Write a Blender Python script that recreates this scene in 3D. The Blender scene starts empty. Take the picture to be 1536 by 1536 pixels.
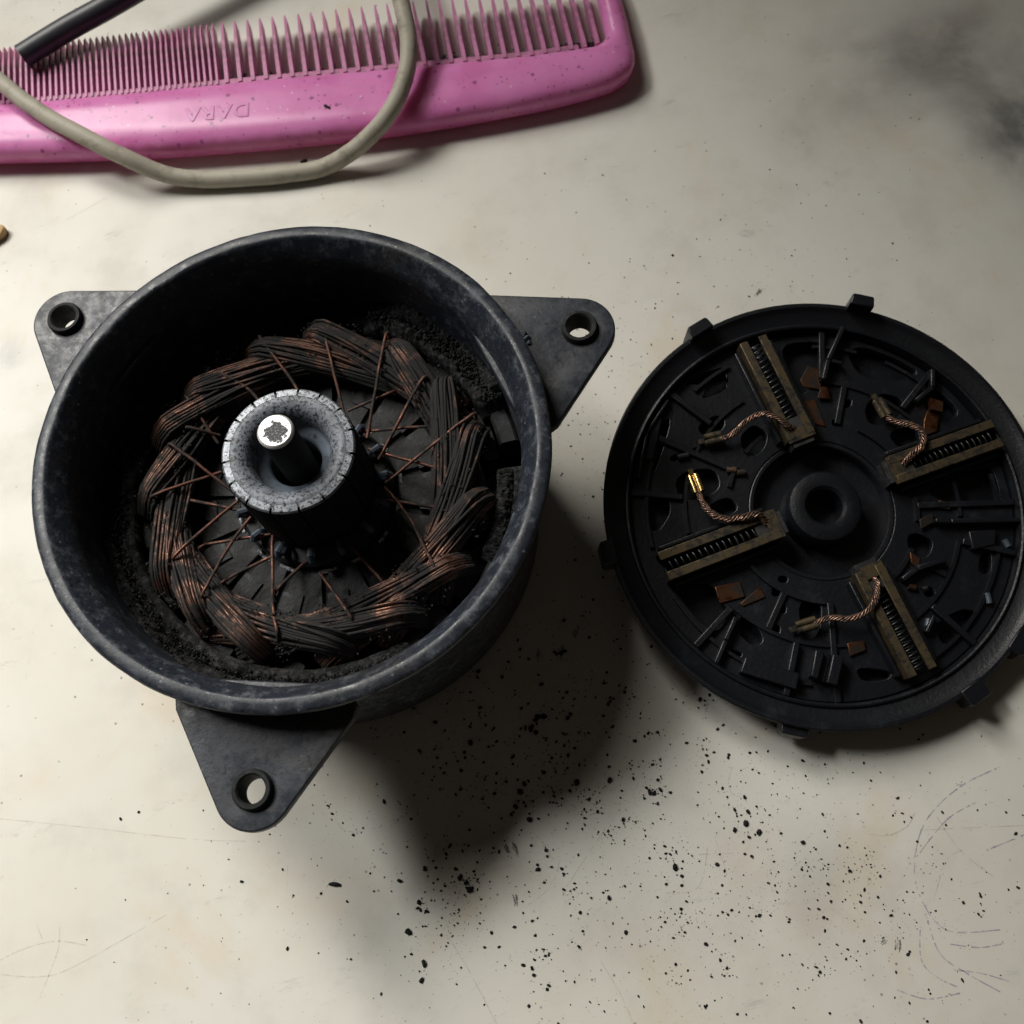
import bpy, bmesh, math, random
from mathutils import Vector, Matrix, noise as mnoise
random.seed(7)
scene = bpy.context.scene
C = scene.collection
MM = 0.001
PI = math.pi

# ------------------------------------------------------------------ camera
TH, ROLL = 0.353, -0.217
cam_d = bpy.data.cameras.new('camera')
cam = bpy.data.objects.new('camera', cam_d); C.objects.link(cam)
fwd = Vector((0, math.sin(TH), -math.cos(TH))); upv = Vector((0, math.cos(TH), math.sin(TH))); rt = Vector((1, 0, 0))
r2 = rt*math.cos(ROLL) + upv*math.sin(ROLL); u2 = -rt*math.sin(ROLL) + upv*math.cos(ROLL)
cam.matrix_world = Matrix(((r2.x, u2.x, -fwd.x, 0), (r2.y, u2.y, -fwd.y, 0), (r2.z, u2.z, -fwd.z, 255.485*MM), (0, 0, 0, 1)))
cam_d.sensor_width = 36; cam_d.lens = 36*1618.3/1536
cam_d.clip_start = 0.005; cam_d.clip_end = 50
cam_d.dof.use_dof = True; cam_d.dof.focus_distance = 0.232; cam_d.dof.aperture_fstop = 30
scene.camera = cam

# ------------------------------------------------------------------ light
world = bpy.data.worlds.new('World'); scene.world = world; world.use_nodes = True
wb = world.node_tree.nodes['Background']
wb.inputs[0].default_value = (1.0, 0.85, 0.68, 1); wb.inputs[1].default_value = 0.022
def spot(name, loc, aim, cone, watt, radius, col):
    d = bpy.data.lights.new(name, 'SPOT'); o = bpy.data.objects.new(name, d); C.objects.link(o)
    o.location = loc; o.rotation_euler = (Vector(aim)-Vector(loc)).to_track_quat('-Z', 'Y').to_euler()
    d.energy = watt; d.color = col; d.shadow_soft_size = radius; d.spot_size = math.radians(cone); d.spot_blend = 1.0
# a tall window above the picture (three panes, one over the other) and a second window further left
for nm, k, w in (('window_pane_low', 1.32, 10.0), ('window_pane_middle', 1.0, 10.4), ('window_pane_high', .72, 10.4)):
    spot(nm, (-.043-.2695*k, .099+.592*k, .700), (-.201, -.120, 0), 63+3*(k-1), w*(1 if k < 1.1 else 1.25), .135, (1.0, .96, .885))
spot('side_window', (-1.172, .852, 1.345), (-.398, .155, 0), 25.2, 222, .32, (1.0, .985, .945))
vs = scene.view_settings
vs.view_transform = 'Standard'; vs.look = 'None'; vs.exposure = 0; vs.gamma = 1; vs.use_curve_mapping = False
scene.cycles.max_bounces = 6
scene.cycles.use_denoising = True

# ------------------------------------------------------------------ materials
def new_mat(name):
    m = bpy.data.materials.new(name); m.use_nodes = True
    nt = m.node_tree; return m, nt, nt.nodes['Principled BSDF']
def nd(nt, t, **kw):
    n = nt.nodes.new(t)
    for k, v in kw.items(): setattr(n, k, v)
    return n
def coords(nt):
    tc = nd(nt, 'ShaderNodeTexCoord'); return tc.outputs['Object']
def ntex(nt, co, scale, detail=4, rough=.6, dist=0.0):
    n = nd(nt, 'ShaderNodeTexNoise'); n.inputs['Scale'].default_value = scale
    n.inputs['Detail'].default_value = detail; n.inputs['Roughness'].default_value = rough; n.inputs['Distortion'].default_value = dist
    nt.links.new(co, n.inputs['Vector']); return n.outputs['Fac']
def vtex(nt, co, scale, feature='F1'):
    n = nd(nt, 'ShaderNodeTexVoronoi', feature=feature); n.inputs['Scale'].default_value = scale
    nt.links.new(co, n.inputs['Vector']); return n.outputs['Distance']
def ramp(nt, fac, lo, hi, inv=False):
    n = nd(nt, 'ShaderNodeMapRange', interpolation_type='SMOOTHSTEP'); n.inputs[1].default_value = lo; n.inputs[2].default_value = hi
    if inv: n.inputs[3].default_value = 1; n.inputs[4].default_value = 0
    nt.links.new(fac, n.inputs[0]); return n.outputs[0]
def mathn(nt, op, a, b):
    n = nd(nt, 'ShaderNodeMath', operation=op)
    for i, v in enumerate((a, b)):
        if isinstance(v, (int, float)): n.inputs[i].default_value = v
        else: nt.links.new(v, n.inputs[i])
    return n.outputs[0]
def mix(nt, fac, a, b):
    n = nd(nt, 'ShaderNodeMix', data_type='RGBA')
    if isinstance(fac, (int, float)): n.inputs[0].default_value = fac
    else: nt.links.new(fac, n.inputs[0])
    for s, v in ((6, a), (7, b)):
        if isinstance(v, tuple): n.inputs[s].default_value = (*v, 1)
        else: nt.links.new(v, n.inputs[s])
    return n.outputs[2]
def fmix(nt, fac, a, b):
    n = nd(nt, 'ShaderNodeMix', data_type='FLOAT'); nt.links.new(fac, n.inputs[0])
    n.inputs[2].default_value = a; n.inputs[3].default_value = b; return n.outputs[0]
def bump(nt, bs, h, dist_mm, strength=1.0):
    n = nd(nt, 'ShaderNodeBump'); n.inputs['Distance'].default_value = dist_mm*MM; n.inputs['Strength'].default_value = strength
    nt.links.new(h, n.inputs['Height']); nt.links.new(n.outputs[0], bs.inputs['Normal'])
def setp(bs, **kw):
    for k, v in kw.items():
        bs.inputs[{'base': 'Base Color', 'rough': 'Roughness', 'metal': 'Metallic', 'spec': 'Specular IOR Level'}[k]].default_value = (*v, 1) if isinstance(v, tuple) else v

def mat_table():
    m, nt, bs = new_mat('old_laminate'); co = coords(nt); L = nt.links
    big = ntex(nt, co, 9, 5, .62); mid = ntex(nt, co, 45, 6, .65); fine = ntex(nt, co, 420, 4, .7)
    col = mix(nt, ramp(nt, big, .35, .7), (.735, .72, .66), (.69, .665, .59))
    col = mix(nt, mathn(nt, 'MULTIPLY', ramp(nt, mid, .46, .70), .5), col, (.59, .565, .50))
    st = ramp(nt, ntex(nt, co, 26, 4, .6, .6), .54, .72)
    col = mix(nt, mathn(nt, 'MULTIPLY', st, .34), col, (.66, .52, .34))
    # grey scuffs, stretched
    mp = nd(nt, 'ShaderNodeMapping'); mp.inputs['Scale'].default_value = (1, 3.2, 1); mp.inputs['Rotation'].default_value = (0, 0, .5)
    L.new(co, mp.inputs[0])
    sc = ramp(nt, ntex(nt, mp.outputs[0], 60, 7, .75, .4), .60, .72)
    col = mix(nt, mathn(nt, 'MULTIPLY', sc, .42), col, (.38, .375, .36))
    # grime smudges rubbed into the sheet at fixed places
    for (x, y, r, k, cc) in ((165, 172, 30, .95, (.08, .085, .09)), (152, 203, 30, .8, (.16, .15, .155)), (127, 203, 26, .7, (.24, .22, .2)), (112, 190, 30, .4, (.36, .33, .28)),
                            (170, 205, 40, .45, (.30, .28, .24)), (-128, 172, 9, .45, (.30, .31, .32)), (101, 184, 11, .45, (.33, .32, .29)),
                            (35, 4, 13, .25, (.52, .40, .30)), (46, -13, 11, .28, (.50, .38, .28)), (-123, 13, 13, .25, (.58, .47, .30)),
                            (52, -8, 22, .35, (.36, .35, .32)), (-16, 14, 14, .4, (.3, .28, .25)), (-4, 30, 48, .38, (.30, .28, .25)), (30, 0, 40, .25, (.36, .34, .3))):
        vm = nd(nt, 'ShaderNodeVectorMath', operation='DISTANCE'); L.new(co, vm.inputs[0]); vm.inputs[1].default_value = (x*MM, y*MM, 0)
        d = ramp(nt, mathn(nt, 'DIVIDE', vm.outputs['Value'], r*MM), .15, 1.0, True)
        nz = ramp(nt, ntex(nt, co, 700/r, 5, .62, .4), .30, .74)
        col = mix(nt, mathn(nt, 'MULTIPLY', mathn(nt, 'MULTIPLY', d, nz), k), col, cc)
    # tiny specks of dirt
    v = nd(nt, 'ShaderNodeTexVoronoi'); v.inputs['Scale'].default_value = 420; v.inputs['Randomness'].default_value = 1; L.new(co, v.inputs['Vector'])
    sep = nd(nt, 'ShaderNodeSeparateColor'); L.new(v.outputs['Color'], sep.inputs[0])
    sp = mathn(nt, 'MULTIPLY', ramp(nt, v.outputs['Distance'], .07, .17, True), ramp(nt, sep.outputs[0], .80, .83))
    sp = mathn(nt, 'MULTIPLY', sp, ramp(nt, ntex(nt, co, 24, 3), .42, .62))
    col = mix(nt, mathn(nt, 'MULTIPLY', sp, .75), col, (.10, .095, .08))
    L.new(col, bs.inputs['Base Color'])
    L.new(fmix(nt, ramp(nt, mid, .3, .7), .42, .58), bs.inputs['Roughness'])
    setp(bs, spec=.22)
    h = mathn(nt, 'ADD', mathn(nt, 'MULTIPLY', fine, .25), mid)
    bump(nt, bs, h, .12, .5)
    return m

def mat_paint(name, dark=(.008, .009, .0125), mid=(.024, .030, .043), dust=(.125, .137, .162), dirt=(.05, .048, .045), rough=.40, dirt_amt=.45, dust_amt=.8):
    m, nt, bs = new_mat(name); co = coords(nt); L = nt.links
    a = ntex(nt, co, 60, 6, .7, .3); b = ntex(nt, co, 320, 6, .75); c = ntex(nt, co, 1100, 3, .6)
    col = mix(nt, ramp(nt, a, .35, .65), mid, tuple(v*.72 for v in mid))
    col = mix(nt, mathn(nt, 'MULTIPLY', ramp(nt, b, .48, .72), dust_amt), col, dust)
    col = mix(nt, mathn(nt, 'MULTIPLY', ramp(nt, ntex(nt, co, 34, 5, .7, .5), .5, .68), dirt_amt), col, dirt)
    col = mix(nt, mathn(nt, 'MULTIPLY', ramp(nt, c, .55, .66), .8), col, dark)
    col = mix(nt, mathn(nt, 'MULTIPLY', ramp(nt, ntex(nt, co, 150, 8, .8), .55, .66), .75), col, dark)
    v = nd(nt, 'ShaderNodeTexVoronoi'); v.inputs['Scale'].default_value = 700; L.new(co, v.inputs['Vector'])
    sp = nd(nt, 'ShaderNodeSeparateColor'); L.new(v.outputs['Color'], sp.inputs[0])
    fl = mathn(nt, 'MULTIPLY', ramp(nt, v.outputs['Distance'], .1, .26, True), ramp(nt, sp.outputs[1], .90, .92))
    col = mix(nt, mathn(nt, 'MULTIPLY', fl, .45), col, tuple(min(1, q*2.2) for q in dust))
    L.new(col, bs.inputs['Base Color'])
    L.new(fmix(nt, ramp(nt, b, .3, .7), rough-.1, rough+.22), bs.inputs['Roughness'])
    setp(bs, spec=.5)
    bump(nt, bs, mathn(nt, 'ADD', b, mathn(nt, 'MULTIPLY', c, .4)), .16, .5)
    return m

def mat_soot():
    m, nt, bs = new_mat('carbon_soot'); co = coords(nt)
    b = ntex(nt, co, 900, 6, .75); a = ntex(nt, co, 160, 4)
    col = mix(nt, ramp(nt, b, .35, .72), (.008, .008, .0085), (.045, .045, .047))
    nt.links.new(col, bs.inputs['Base Color']); setp(bs, rough=.92, spec=.22)
    bump(nt, bs, mathn(nt, 'ADD', b, mathn(nt, 'MULTIPLY', a, 2)), .5, .8)
    return m

def mat_copper(name, clean, enamel, soot_lo, soot_hi, scale=130, rough=.3):
    m, nt, bs = new_mat(name); co = coords(nt); L = nt.links
    s = ramp(nt, ntex(nt, co, scale, 5, .68, .4), soot_lo, soot_hi)
    s2 = ramp(nt, ntex(nt, co, scale*5, 3, .6), .42, .56)
    mask = mathn(nt, 'MAXIMUM', s, mathn(nt, 'MULTIPLY', s2, .45))
    col = mix(nt, ntex(nt, co, 500, 2), clean, enamel)
    col = mix(nt, mask, col, (.012, .0115, .0115))
    L.new(col, bs.inputs['Base Color'])
    L.new(fmix(nt, mask, .95, 0.0), bs.inputs['Metallic'])
    L.new(fmix(nt, mask, rough, .85), bs.inputs['Roughness'])
    return m

def mat_metal(name, col, rough, dirt=(.02, .018, .015), lo=.5, hi=.7, scale=220, metal=1.0):
    m, nt, bs = new_mat(name); co = coords(nt); L = nt.links
    k = ramp(nt, ntex(nt, co, scale, 6, .72, .3), lo, hi)
    L.new(mix(nt, k, col, dirt), bs.inputs['Base Color'])
    L.new(fmix(nt, k, metal, metal*.3), bs.inputs['Metallic'])
    L.new(fmix(nt, k, rough, min(1, rough+.35)), bs.inputs['Roughness'])
    bump(nt, bs, ntex(nt, co, 900, 3), .06, .4)
    return m

def mat_resin():
    m, nt, bs = new_mat('speckled_grey_resin'); co = coords(nt); L = nt.links
    a = ntex(nt, co, 260, 5, .7); b = ntex(nt, co, 1400, 4, .7)
    col = mix(nt, ramp(nt, a, .35, .65), (.215, .24, .28), (.14, .156, .185))
    col = mix(nt, ramp(nt, b, .50, .58), col, (.02, .022, .026))
    L.new(col, bs.inputs['Base Color']); setp(bs, rough=.5, spec=.5)
    bump(nt, bs, b, .15, .6); return m

def mat_segment():
    m, nt, bs = new_mat('worn_segment_top'); co = coords(nt); L = nt.links
    a = ntex(nt, co, 520, 5, .75); b = ntex(nt, co, 1600, 4, .7)
    col = mix(nt, ramp(nt, a, .42, .62), (.33, .355, .39), (.19, .21, .24))
    col = mix(nt, ramp(nt, b, .52, .6), col, (.02, .02, .022))
    L.new(col, bs.inputs['Base Color']); setp(bs, rough=.42, metal=.25)
    bump(nt, bs, a, .2, .6); return m

def mat_shaft():
    m, nt, bs = new_mat('polished_shaft_steel'); co = coords(nt); L = nt.links
    vm = nd(nt, 'ShaderNodeVectorMath', operation='DISTANCE'); L.new(co, vm.inputs[0]); vm.inputs[1].default_value = (.25*MM, -.2*MM, 62*MM)
    r = mathn(nt, 'DIVIDE', vm.outputs['Value'], MM)
    r = mathn(nt, 'ADD', r, mathn(nt, 'MULTIPLY', mathn(nt, 'SUBTRACT', ntex(nt, co, 900, 5, .7), .5), 5.2))
    blot = ramp(nt, r, 2.25, 2.4, True)
    spot = ramp(nt, ntex(nt, co, 1500, 3, .6), .62, .66)
    k = mathn(nt, 'MAXIMUM', blot, spot)
    col = mix(nt, k, (.97, .96, .95), mix(nt, ramp(nt, ntex(nt, co, 2500, 2), .5, .7), (.07, .07, .075), (.3, .3, .31)))
    L.new(col, bs.inputs['Base Color'])
    L.new(fmix(nt, k, .35, .1), bs.inputs['Metallic']); L.new(fmix(nt, k, .42, .7), bs.inputs['Roughness'])
    return m

def mat_pink():
    m, nt, bs = new_mat('pink_glitter_plastic'); co = coords(nt); L = nt.links
    col = mix(nt, ramp(nt, ntex(nt, co, 70, 4), .35, .7), (.86, .31, .66), (.76, .23, .55))
    def specks(scale, thr, rad, cc, amt, base):
        v = nd(nt, 'ShaderNodeTexVoronoi'); v.inputs['Scale'].default_value = scale; L.new(co, v.inputs['Vector'])
        sep = nd(nt, 'ShaderNodeSeparateColor'); L.new(v.outputs['Color'], sep.inputs[0])
        k = mathn(nt, 'MULTIPLY', ramp(nt, v.outputs['Distance'], rad*.6, rad, True), ramp(nt, sep.outputs[0], thr, thr+.03))
        return mix(nt, mathn(nt, 'MULTIPLY', k, amt), base, cc)
    col = specks(300, .66, .24, (.22, .05, .17), .7, col)
    col = mix(nt, mathn(nt, 'MULTIPLY', ramp(nt, ntex(nt, co, 190, 6, .75), .56, .70), .4), col, (.42, .13, .30))
    col = specks(650, .72, .26, (.26, .05, .19), .65, col)
    col = specks(520, .86, .2, (.95, .75, .9), .8, col)
    L.new(col, bs.inputs['Base Color']); setp(bs, rough=.28, spec=.5)
    bs.inputs['Subsurface Weight'].default_value = .35
    bs.inputs['Subsurface Radius'].default_value = (1, .25, .5); bs.inputs['Subsurface Scale'].default_value = .0025
    bump(nt, bs, ntex(nt, co, 160, 3), .08, .3)
    tr = nd(nt, 'ShaderNodeBsdfTranslucent'); tr.inputs[0].default_value = (.85, .22, .42, 1)
    mx = nd(nt, 'ShaderNodeMixShader'); mx.inputs[0].default_value = .24
    L.new(bs.outputs[0], mx.inputs[1]); L.new(tr.outputs[0], mx.inputs[2])
    L.new(mx.outputs[0], nt.nodes['Material Output'].inputs['Surface']); return m

def mat_teeth():
    m, nt, bs = new_mat('dusty_pink_plastic'); co = coords(nt)
    col = mix(nt, ramp(nt, ntex(nt, co, 260, 5, .7), .4, .66), (.56, .20, .38), (.33, .14, .22))
    nt.links.new(col, bs.inputs['Base Color']); setp(bs, rough=.45)
    bs.inputs['Subsurface Weight'].default_value = .25
    bs.inputs['Subsurface Radius'].default_value = (1, .25, .5); bs.inputs['Subsurface Scale'].default_value = .0015
    return m

def mat_plain(name, a, b, rough, scale=120, lo=.35, hi=.7, spec=.5, bmp=.1, bscale=500):
    m, nt, bs = new_mat(name); co = coords(nt)
    nt.links.new(mix(nt, ramp(nt, ntex(nt, co, scale, 6, .7), lo, hi), a, b), bs.inputs['Base Color']); setp(bs, rough=rough, spec=spec)
    bump(nt, bs, ntex(nt, co, bscale, 4, .7), bmp, .5); return m

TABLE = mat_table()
CAN = mat_paint('dusty_black_paint')
LUG = mat_paint('grimy_black_paint', mid=(.026, .031, .043), dust=(.07, .075, .09), dirt=(.07, .064, .052), dirt_amt=.6, dust_amt=.65, rough=.42)
SOOT = mat_soot()
COIL = mat_copper('sooty_copper_enamel', (.27, .14, .098), (.085, .048, .037), .35, .53, 110, .32)
LEADC = mat_copper('dark_lead_copper', (.30, .13, .085), (.10, .05, .04), .36, .62, 160, .4)
STEEL = mat_metal('blued_steel', (.10, .125, .16), .42, (.015, .017, .02), .5, .7, 500, .3)
CORE = mat_plain('sooty_core', (.014, .015, .016), (.05, .053, .058), .75, 240, .48, .75, .3, .4, 700)
TOOTH = mat_plain('sooty_lamination', (.009, .0095, .0105), (.055, .06, .07), .65, 300, .5, .74, .4, .5, 800)
RESIN = mat_resin(); SEG = mat_segment(); SHAFT = mat_shaft()
DARKRES = mat_plain('dark_resin', (.01, .01, .011), (.025, .026, .03), .6)
PLAST = mat_plain('black_nylon', (.009, .0105, .014), (.014, .016, .02), .42, 90, .4, .7, .5, .12, 600)
PLAST2 = mat_plain('dusty_black_nylon', (.0058, .0070, .0098), (.024, .027, .033), .40, 130, .52, .82, .5, .2, 900)
BRASS = mat_metal('tarnished_brass', (.125, .092, .048), .40, (.012, .010, .008), .36, .62, 420, .5)
BRIGHTB = mat_metal('bright_brass', (.85, .62, .28), .25, (.2, .13, .06), .6, .8)
COPPER = mat_metal('copper_strip', (.15, .055, .02), .3, (.014, .009, .006), .34, .6, 180)
BRAID = mat_metal('tinned_copper_braid', (.42, .26, .19), .36, (.03, .018, .013), .40, .60, 800)
SPRING = mat_metal('spring_wire', (.085, .09, .095), .45)
CARBON = mat_plain('carbon_block', (.012, .012, .012), (.05, .05, .052), .6, 500)
PINK = mat_pink(); TEETH = mat_teeth()
GREY = mat_plain('dirty_grey_pvc', (.40, .37, .30), (.16, .14, .11), .55, 170, .46, .78, .35, .14, 400)
BLACKP = mat_plain('black_sleeve_rubber', (.028, .03, .038), (.045, .045, .05), .42, 120, .4, .7, .5)
TAN = mat_plain('tan_wood', (.55, .38, .17), (.35, .22, .09), .7, 300)
SCRATCH = mat_plain('scratch_dirt', (.52, .49, .42), (.66, .64, .575), .6, 300)
INK = mat_plain('violet_ink', (.36, .34, .42), (.56, .54, .54), .6, 260, .42, .6)
SMEAR = mat_plain('soot_smear', (.08, .076, .068), (.34, .32, .28), .8, 600, .42, .6)

# ------------------------------------------------------------------ mesh helpers (millimetres in, metres out)
class MB:
    def __init__(s): s.v = []; s.f = []
    def add(s, vs, fs):
        o = len(s.v); s.v += [tuple(v) for v in vs]; s.f += [tuple(i+o for i in f) for f in fs]; return s
    def lathe(s, prof, n=96, a0=0, a1=2*PI, closed=True, c=(0, 0), jit=None):
        full = abs(a1-a0-2*PI) < 1e-6; cnt = n if full else n+1; m = len(prof); vs = []
        for i in range(cnt):
            a = a0+(a1-a0)*i/n
            for r, z in prof:
                rr, zz = (r, z) if jit is None else jit(r, z, a)
                vs.append((c[0]+rr*math.cos(a), c[1]+rr*math.sin(a), zz))
        fs = []; rng = m if closed else m-1
        for i in range(n):
            j = (i+1) % cnt
            for k in range(rng):
                l = (k+1) % m; fs.append((i*m+k, j*m+k, j*m+l, i*m+l))
        if not full and closed:
            fs.append(tuple(range(m))); fs.append(tuple(n*m+k for k in reversed(range(m))))
        return s.add(vs, fs)
    def tube(s, pts, r, seg=6, caps=True):
        P = [Vector(p) for p in pts]; n = len(P); rs = r if isinstance(r, (list, tuple)) else [r]*n
        t0 = (P[1]-P[0]).normalized(); ref = Vector((0, 0, 1)) if abs(t0.z) < .9 else Vector((1, 0, 0))
        nrm = (ref-t0*ref.dot(t0)).normalized(); vs = []
        for i, p in enumerate(P):
            t = (P[min(i+1, n-1)]-P[max(i-1, 0)]).normalized()
            nrm = (nrm-t*nrm.dot(t)).normalized(); b = t.cross(nrm)
            for k in range(seg):
                a = 2*PI*k/seg; vs.append(p+(nrm*math.cos(a)+b*math.sin(a))*rs[i])
        fs = [(i*seg+k, i*seg+(k+1) % seg, (i+1)*seg+(k+1) % seg, (i+1)*seg+k) for i in range(n-1) for k in range(seg)]
        if caps: fs += [tuple(reversed(range(seg))), tuple((n-1)*seg+k for k in range(seg))]
        return s.add(vs, fs)
    def prism(s, poly, z0, z1):
        n = len(poly)
        if sum(poly[i][0]*poly[(i+1) % n][1]-poly[(i+1) % n][0]*poly[i][1] for i in range(n)) < 0: poly = poly[::-1]
        vs = [(x, y, z0) for x, y in poly]+[(x, y, z1) for x, y in poly]
        fs = [tuple(reversed(range(n))), tuple(range(n, 2*n))]+[(i, (i+1) % n, n+(i+1) % n, n+i) for i in range(n)]
        return s.add(vs, fs)
    def bar(s, a, b, w, z0, z1):
        a, b = Vector(a), Vector(b); d = (b-a).normalized(); p = Vector((-d.y, d.x))*w/2
        return s.prism([tuple(a-p), tuple(b-p), tuple(b+p), tuple(a+p)], z0, z1)
    def lump(s, c, r, flat=.7):
        t = (1+5**.5)/2
        iv = [(-1, t, 0), (1, t, 0), (-1, -t, 0), (1, -t, 0), (0, -1, t), (0, 1, t), (0, -1, -t), (0, 1, -t), (t, 0, -1), (t, 0, 1), (-t, 0, -1), (-t, 0, 1)]
        fc = [(0, 11, 5), (0, 5, 1), (0, 1, 7), (0, 7, 10), (0, 10, 11), (1, 5, 9), (5, 11, 4), (11, 10, 2), (10, 7, 6), (7, 1, 8), (3, 9, 4), (3, 4, 2), (3, 2, 6), (3, 6, 8), (3, 8, 9), (4, 9, 5), (2, 4, 11), (6, 2, 10), (8, 6, 7), (9, 8, 1)]
        a = random.uniform(0, PI); ex = random.uniform(.75, 1.35); vs = []
        for x, y, z in iv:
            k = r/1.9*random.uniform(.72, 1.2); X, Y = x*k*ex, y*k/ex
            vs.append((c[0]+X*math.cos(a)-Y*math.sin(a), c[1]+X*math.sin(a)+Y*math.cos(a), max(c[2], c[2]+r*flat*.75+z*k*flat)))
        return s.add(vs, fc)
    def mesh(s, name, m, smooth=True, ang=35):
        me = bpy.data.meshes.new(name); me.from_pydata([(x*MM, y*MM, z*MM) for x, y, z in s.v], [], s.f)
        finish(me, m, smooth, ang); return me
    def build(s, name, m, parent=None, smooth=True, ang=35, recalc=True):
        me = s.mesh(name, m, smooth, ang); return link(name, me, parent)
def finish(me, m, smooth=True, ang=35):
    bm = bmesh.new(); bm.from_mesh(me); bmesh.ops.recalc_face_normals(bm, faces=bm.faces)
    for f in bm.faces: f.smooth = smooth
    if smooth:
        lim = math.radians(ang)
        for e in bm.edges:
            if len(e.link_faces) == 2 and e.calc_face_angle(0) > lim: e.smooth = False
    bm.to_mesh(me); bm.free(); me.materials.clear(); me.materials.append(m)
def shaded_sooty_sides(o, side, zmin_mm=0, upz=.35):  # all but the upper faces get the colour with shade painted in
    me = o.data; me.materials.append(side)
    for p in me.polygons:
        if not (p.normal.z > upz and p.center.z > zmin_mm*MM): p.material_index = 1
def link(name, me, parent=None):
    o = bpy.data.objects.new(name, me); C.objects.link(o)
    if parent: o.parent = parent
    return o
def empty(name, loc, label, cat, group=None):
    o = bpy.data.objects.new(name, None); C.objects.link(o); o.location = [v*MM for v in loc]; o.empty_display_size = .01
    tag(o, label, cat, group); return o
def tag(o, label=None, cat=None, group=None, kind=None):
    if label: o['label'] = label
    if cat: o['category'] = cat
    if group: o['group'] = group
    if kind: o['kind'] = kind
    return o
def plate(name, loops, z0, z1, bev, m, parent=None, res=2, ang=35):
    """flat plate with holes: first loop the outline, the others openings"""
    cd = bpy.data.curves.new(name+'_outline', 'CURVE'); cd.dimensions = '2D'; cd.fill_mode = 'BOTH'
    h = (z1-z0)/2; cd.extrude = max(h-bev, 1e-4)*MM; cd.bevel_depth = bev*MM; cd.bevel_resolution = res; cd.offset = -bev*MM
    for lp in loops:
        sp = cd.splines.new('POLY'); sp.points.add(len(lp)-1); sp.use_cyclic_u = True
        for i, (x, y) in enumerate(lp): sp.points[i].co = (x*MM, y*MM, 0, 1)
    t = bpy.data.objects.new('t', cd); C.objects.link(t); bpy.context.view_layer.update()
    me = bpy.data.meshes.new_from_object(t.evaluated_get(bpy.context.evaluated_depsgraph_get()))
    bpy.data.objects.remove(t); bpy.data.curves.remove(cd)
    me.transform(Matrix.Translation((0, 0, (z0+z1)/2*MM))); me.name = name
    bm = bmesh.new(); bm.from_mesh(me); bmesh.ops.remove_doubles(bm, verts=bm.verts, dist=1e-6); bm.to_mesh(me); bm.free()
    finish(me, m, True, ang); return link(name, me, parent)
def circle(r, n=64, c=(0, 0)): return [(c[0]+r*math.cos(2*PI*i/n), c[1]+r*math.sin(2*PI*i/n)) for i in range(n)]
def smooth_path(pts, sub=8):
    P = [Vector(p) for p in pts]; out = []
    for i in range(len(P)-1):
        p0, p1, p2, p3 = P[max(i-1, 0)], P[i], P[i+1], P[min(i+2, len(P)-1)]
        for k in range(sub):
            t = k/sub; out.append(.5*((2*p1)+(p2-p0)*t+(2*p0-5*p1+4*p2-p3)*t*t+(3*p1-p0-3*p2+p3)*t**3))
    out.append(P[-1]); return out
def fbm(x, y, z=0., o=4): return mnoise.fractal(Vector((x, y, z)), 1.0, 2.0, o)

# ------------------------------------------------------------------ table
tb = MB(); tb.prism([(-420, -330), (430, -330), (430, 620), (-420, 620)], -18, 0)
table = tag(tb.build('table_top', TABLE), 'worn off-white table top speckled with black dust', None, None, 'structure')
def strip(mb, pts, w, z, dash=0.0):
    P = smooth_path([(x, y, z) for x, y in pts], 14)
    for i in range(len(P)-1):
        if random.random() < dash: continue
        a, b = P[i], P[i+1]; d = (b-a); d.z = 0
        if d.length < 1e-6: continue
        q = Vector((-d.y, d.x, 0)).normalized()*w/2*random.uniform(.6, 1.3)
        mb.add([a-q, b-q, b+q, a+q], [(0, 1, 2, 3)])
cracks = [[(-135.4, 15), (-129.1, 16.3), (-122.1, 16.3), (-115.3, 14)], [(-121.2, 20), (-121.8, 15), (-123.5, 11.1), (-126.6, 5.4)], [(-126.6, 21.1), (-125.4, 17.2)],
 [(-135.5, 11.9), (-126.4, 9.6), (-118.7, 10.1), (-96.5, 16.8)], [(-134.2, 46.3), (-115.1, 40.4), (-90.3, 32.4), (-76.4, 28.9)], [(-34.6, .1), (-31.2, -7.6), (-27, -20.1)],
 [(-2.3, -12.1), (.4, -19.4), (1.8, -25.8)], [(-6.1, 4.2), (5.6, 14.9)], [(36.7, 21.8), (34.9, 18.4), (35.1, 16.1), (36.6, 15)], [(24.3, 4.8), (31.9, 3.5)], [(28.8, 7.8), (29.3, -.3)],
 [(53.8, 5.4), (57.6, -1.9)], [(37.9, -2.1), (38.2, -7.2)], [(61.7, 1.5), (65.9, .2), (70.7, 1.1), (73.3, 3.5)], [(71.2, -15), (76.8, -7.4), (81, -6.1)], [(77.8, 1.8), (80.3, -6), (85.4, -12.7)],
 [(73.3, -.2), (95.6, -3.9)], [(-6.3, 10), (-9.7, 4.9), (-15.7, 1.9)], [(-37.7, 19.6), (-35.8, 8.9)], [(26.7, 6), (22.5, -1.8), (15.3, -1.7)], [(-7.8, 10.3), (-11, 16.9), (-17.3, 16.7)],
 [(48.6, -11.4), (51.1, -14), (50, -17.3)], [(-55.6, 30.9), (-53.8, 26.7), (-49.3, 25.4)], [(-107.9, 211.9), (-91.6, 218.3)]]
mb = MB()
for i, c in enumerate(cracks): strip(mb, c, .22 if len(c) > 2 else .16, .02, .12)
for i in range(60):
    x, y = random.uniform(-130, 110), random.uniform(-40, 240); a = random.uniform(0, PI); l = random.uniform(2, 12)
    strip(mb, [(x, y), (x+l*math.cos(a), y+l*math.sin(a))], .09, .018, .4)
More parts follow.
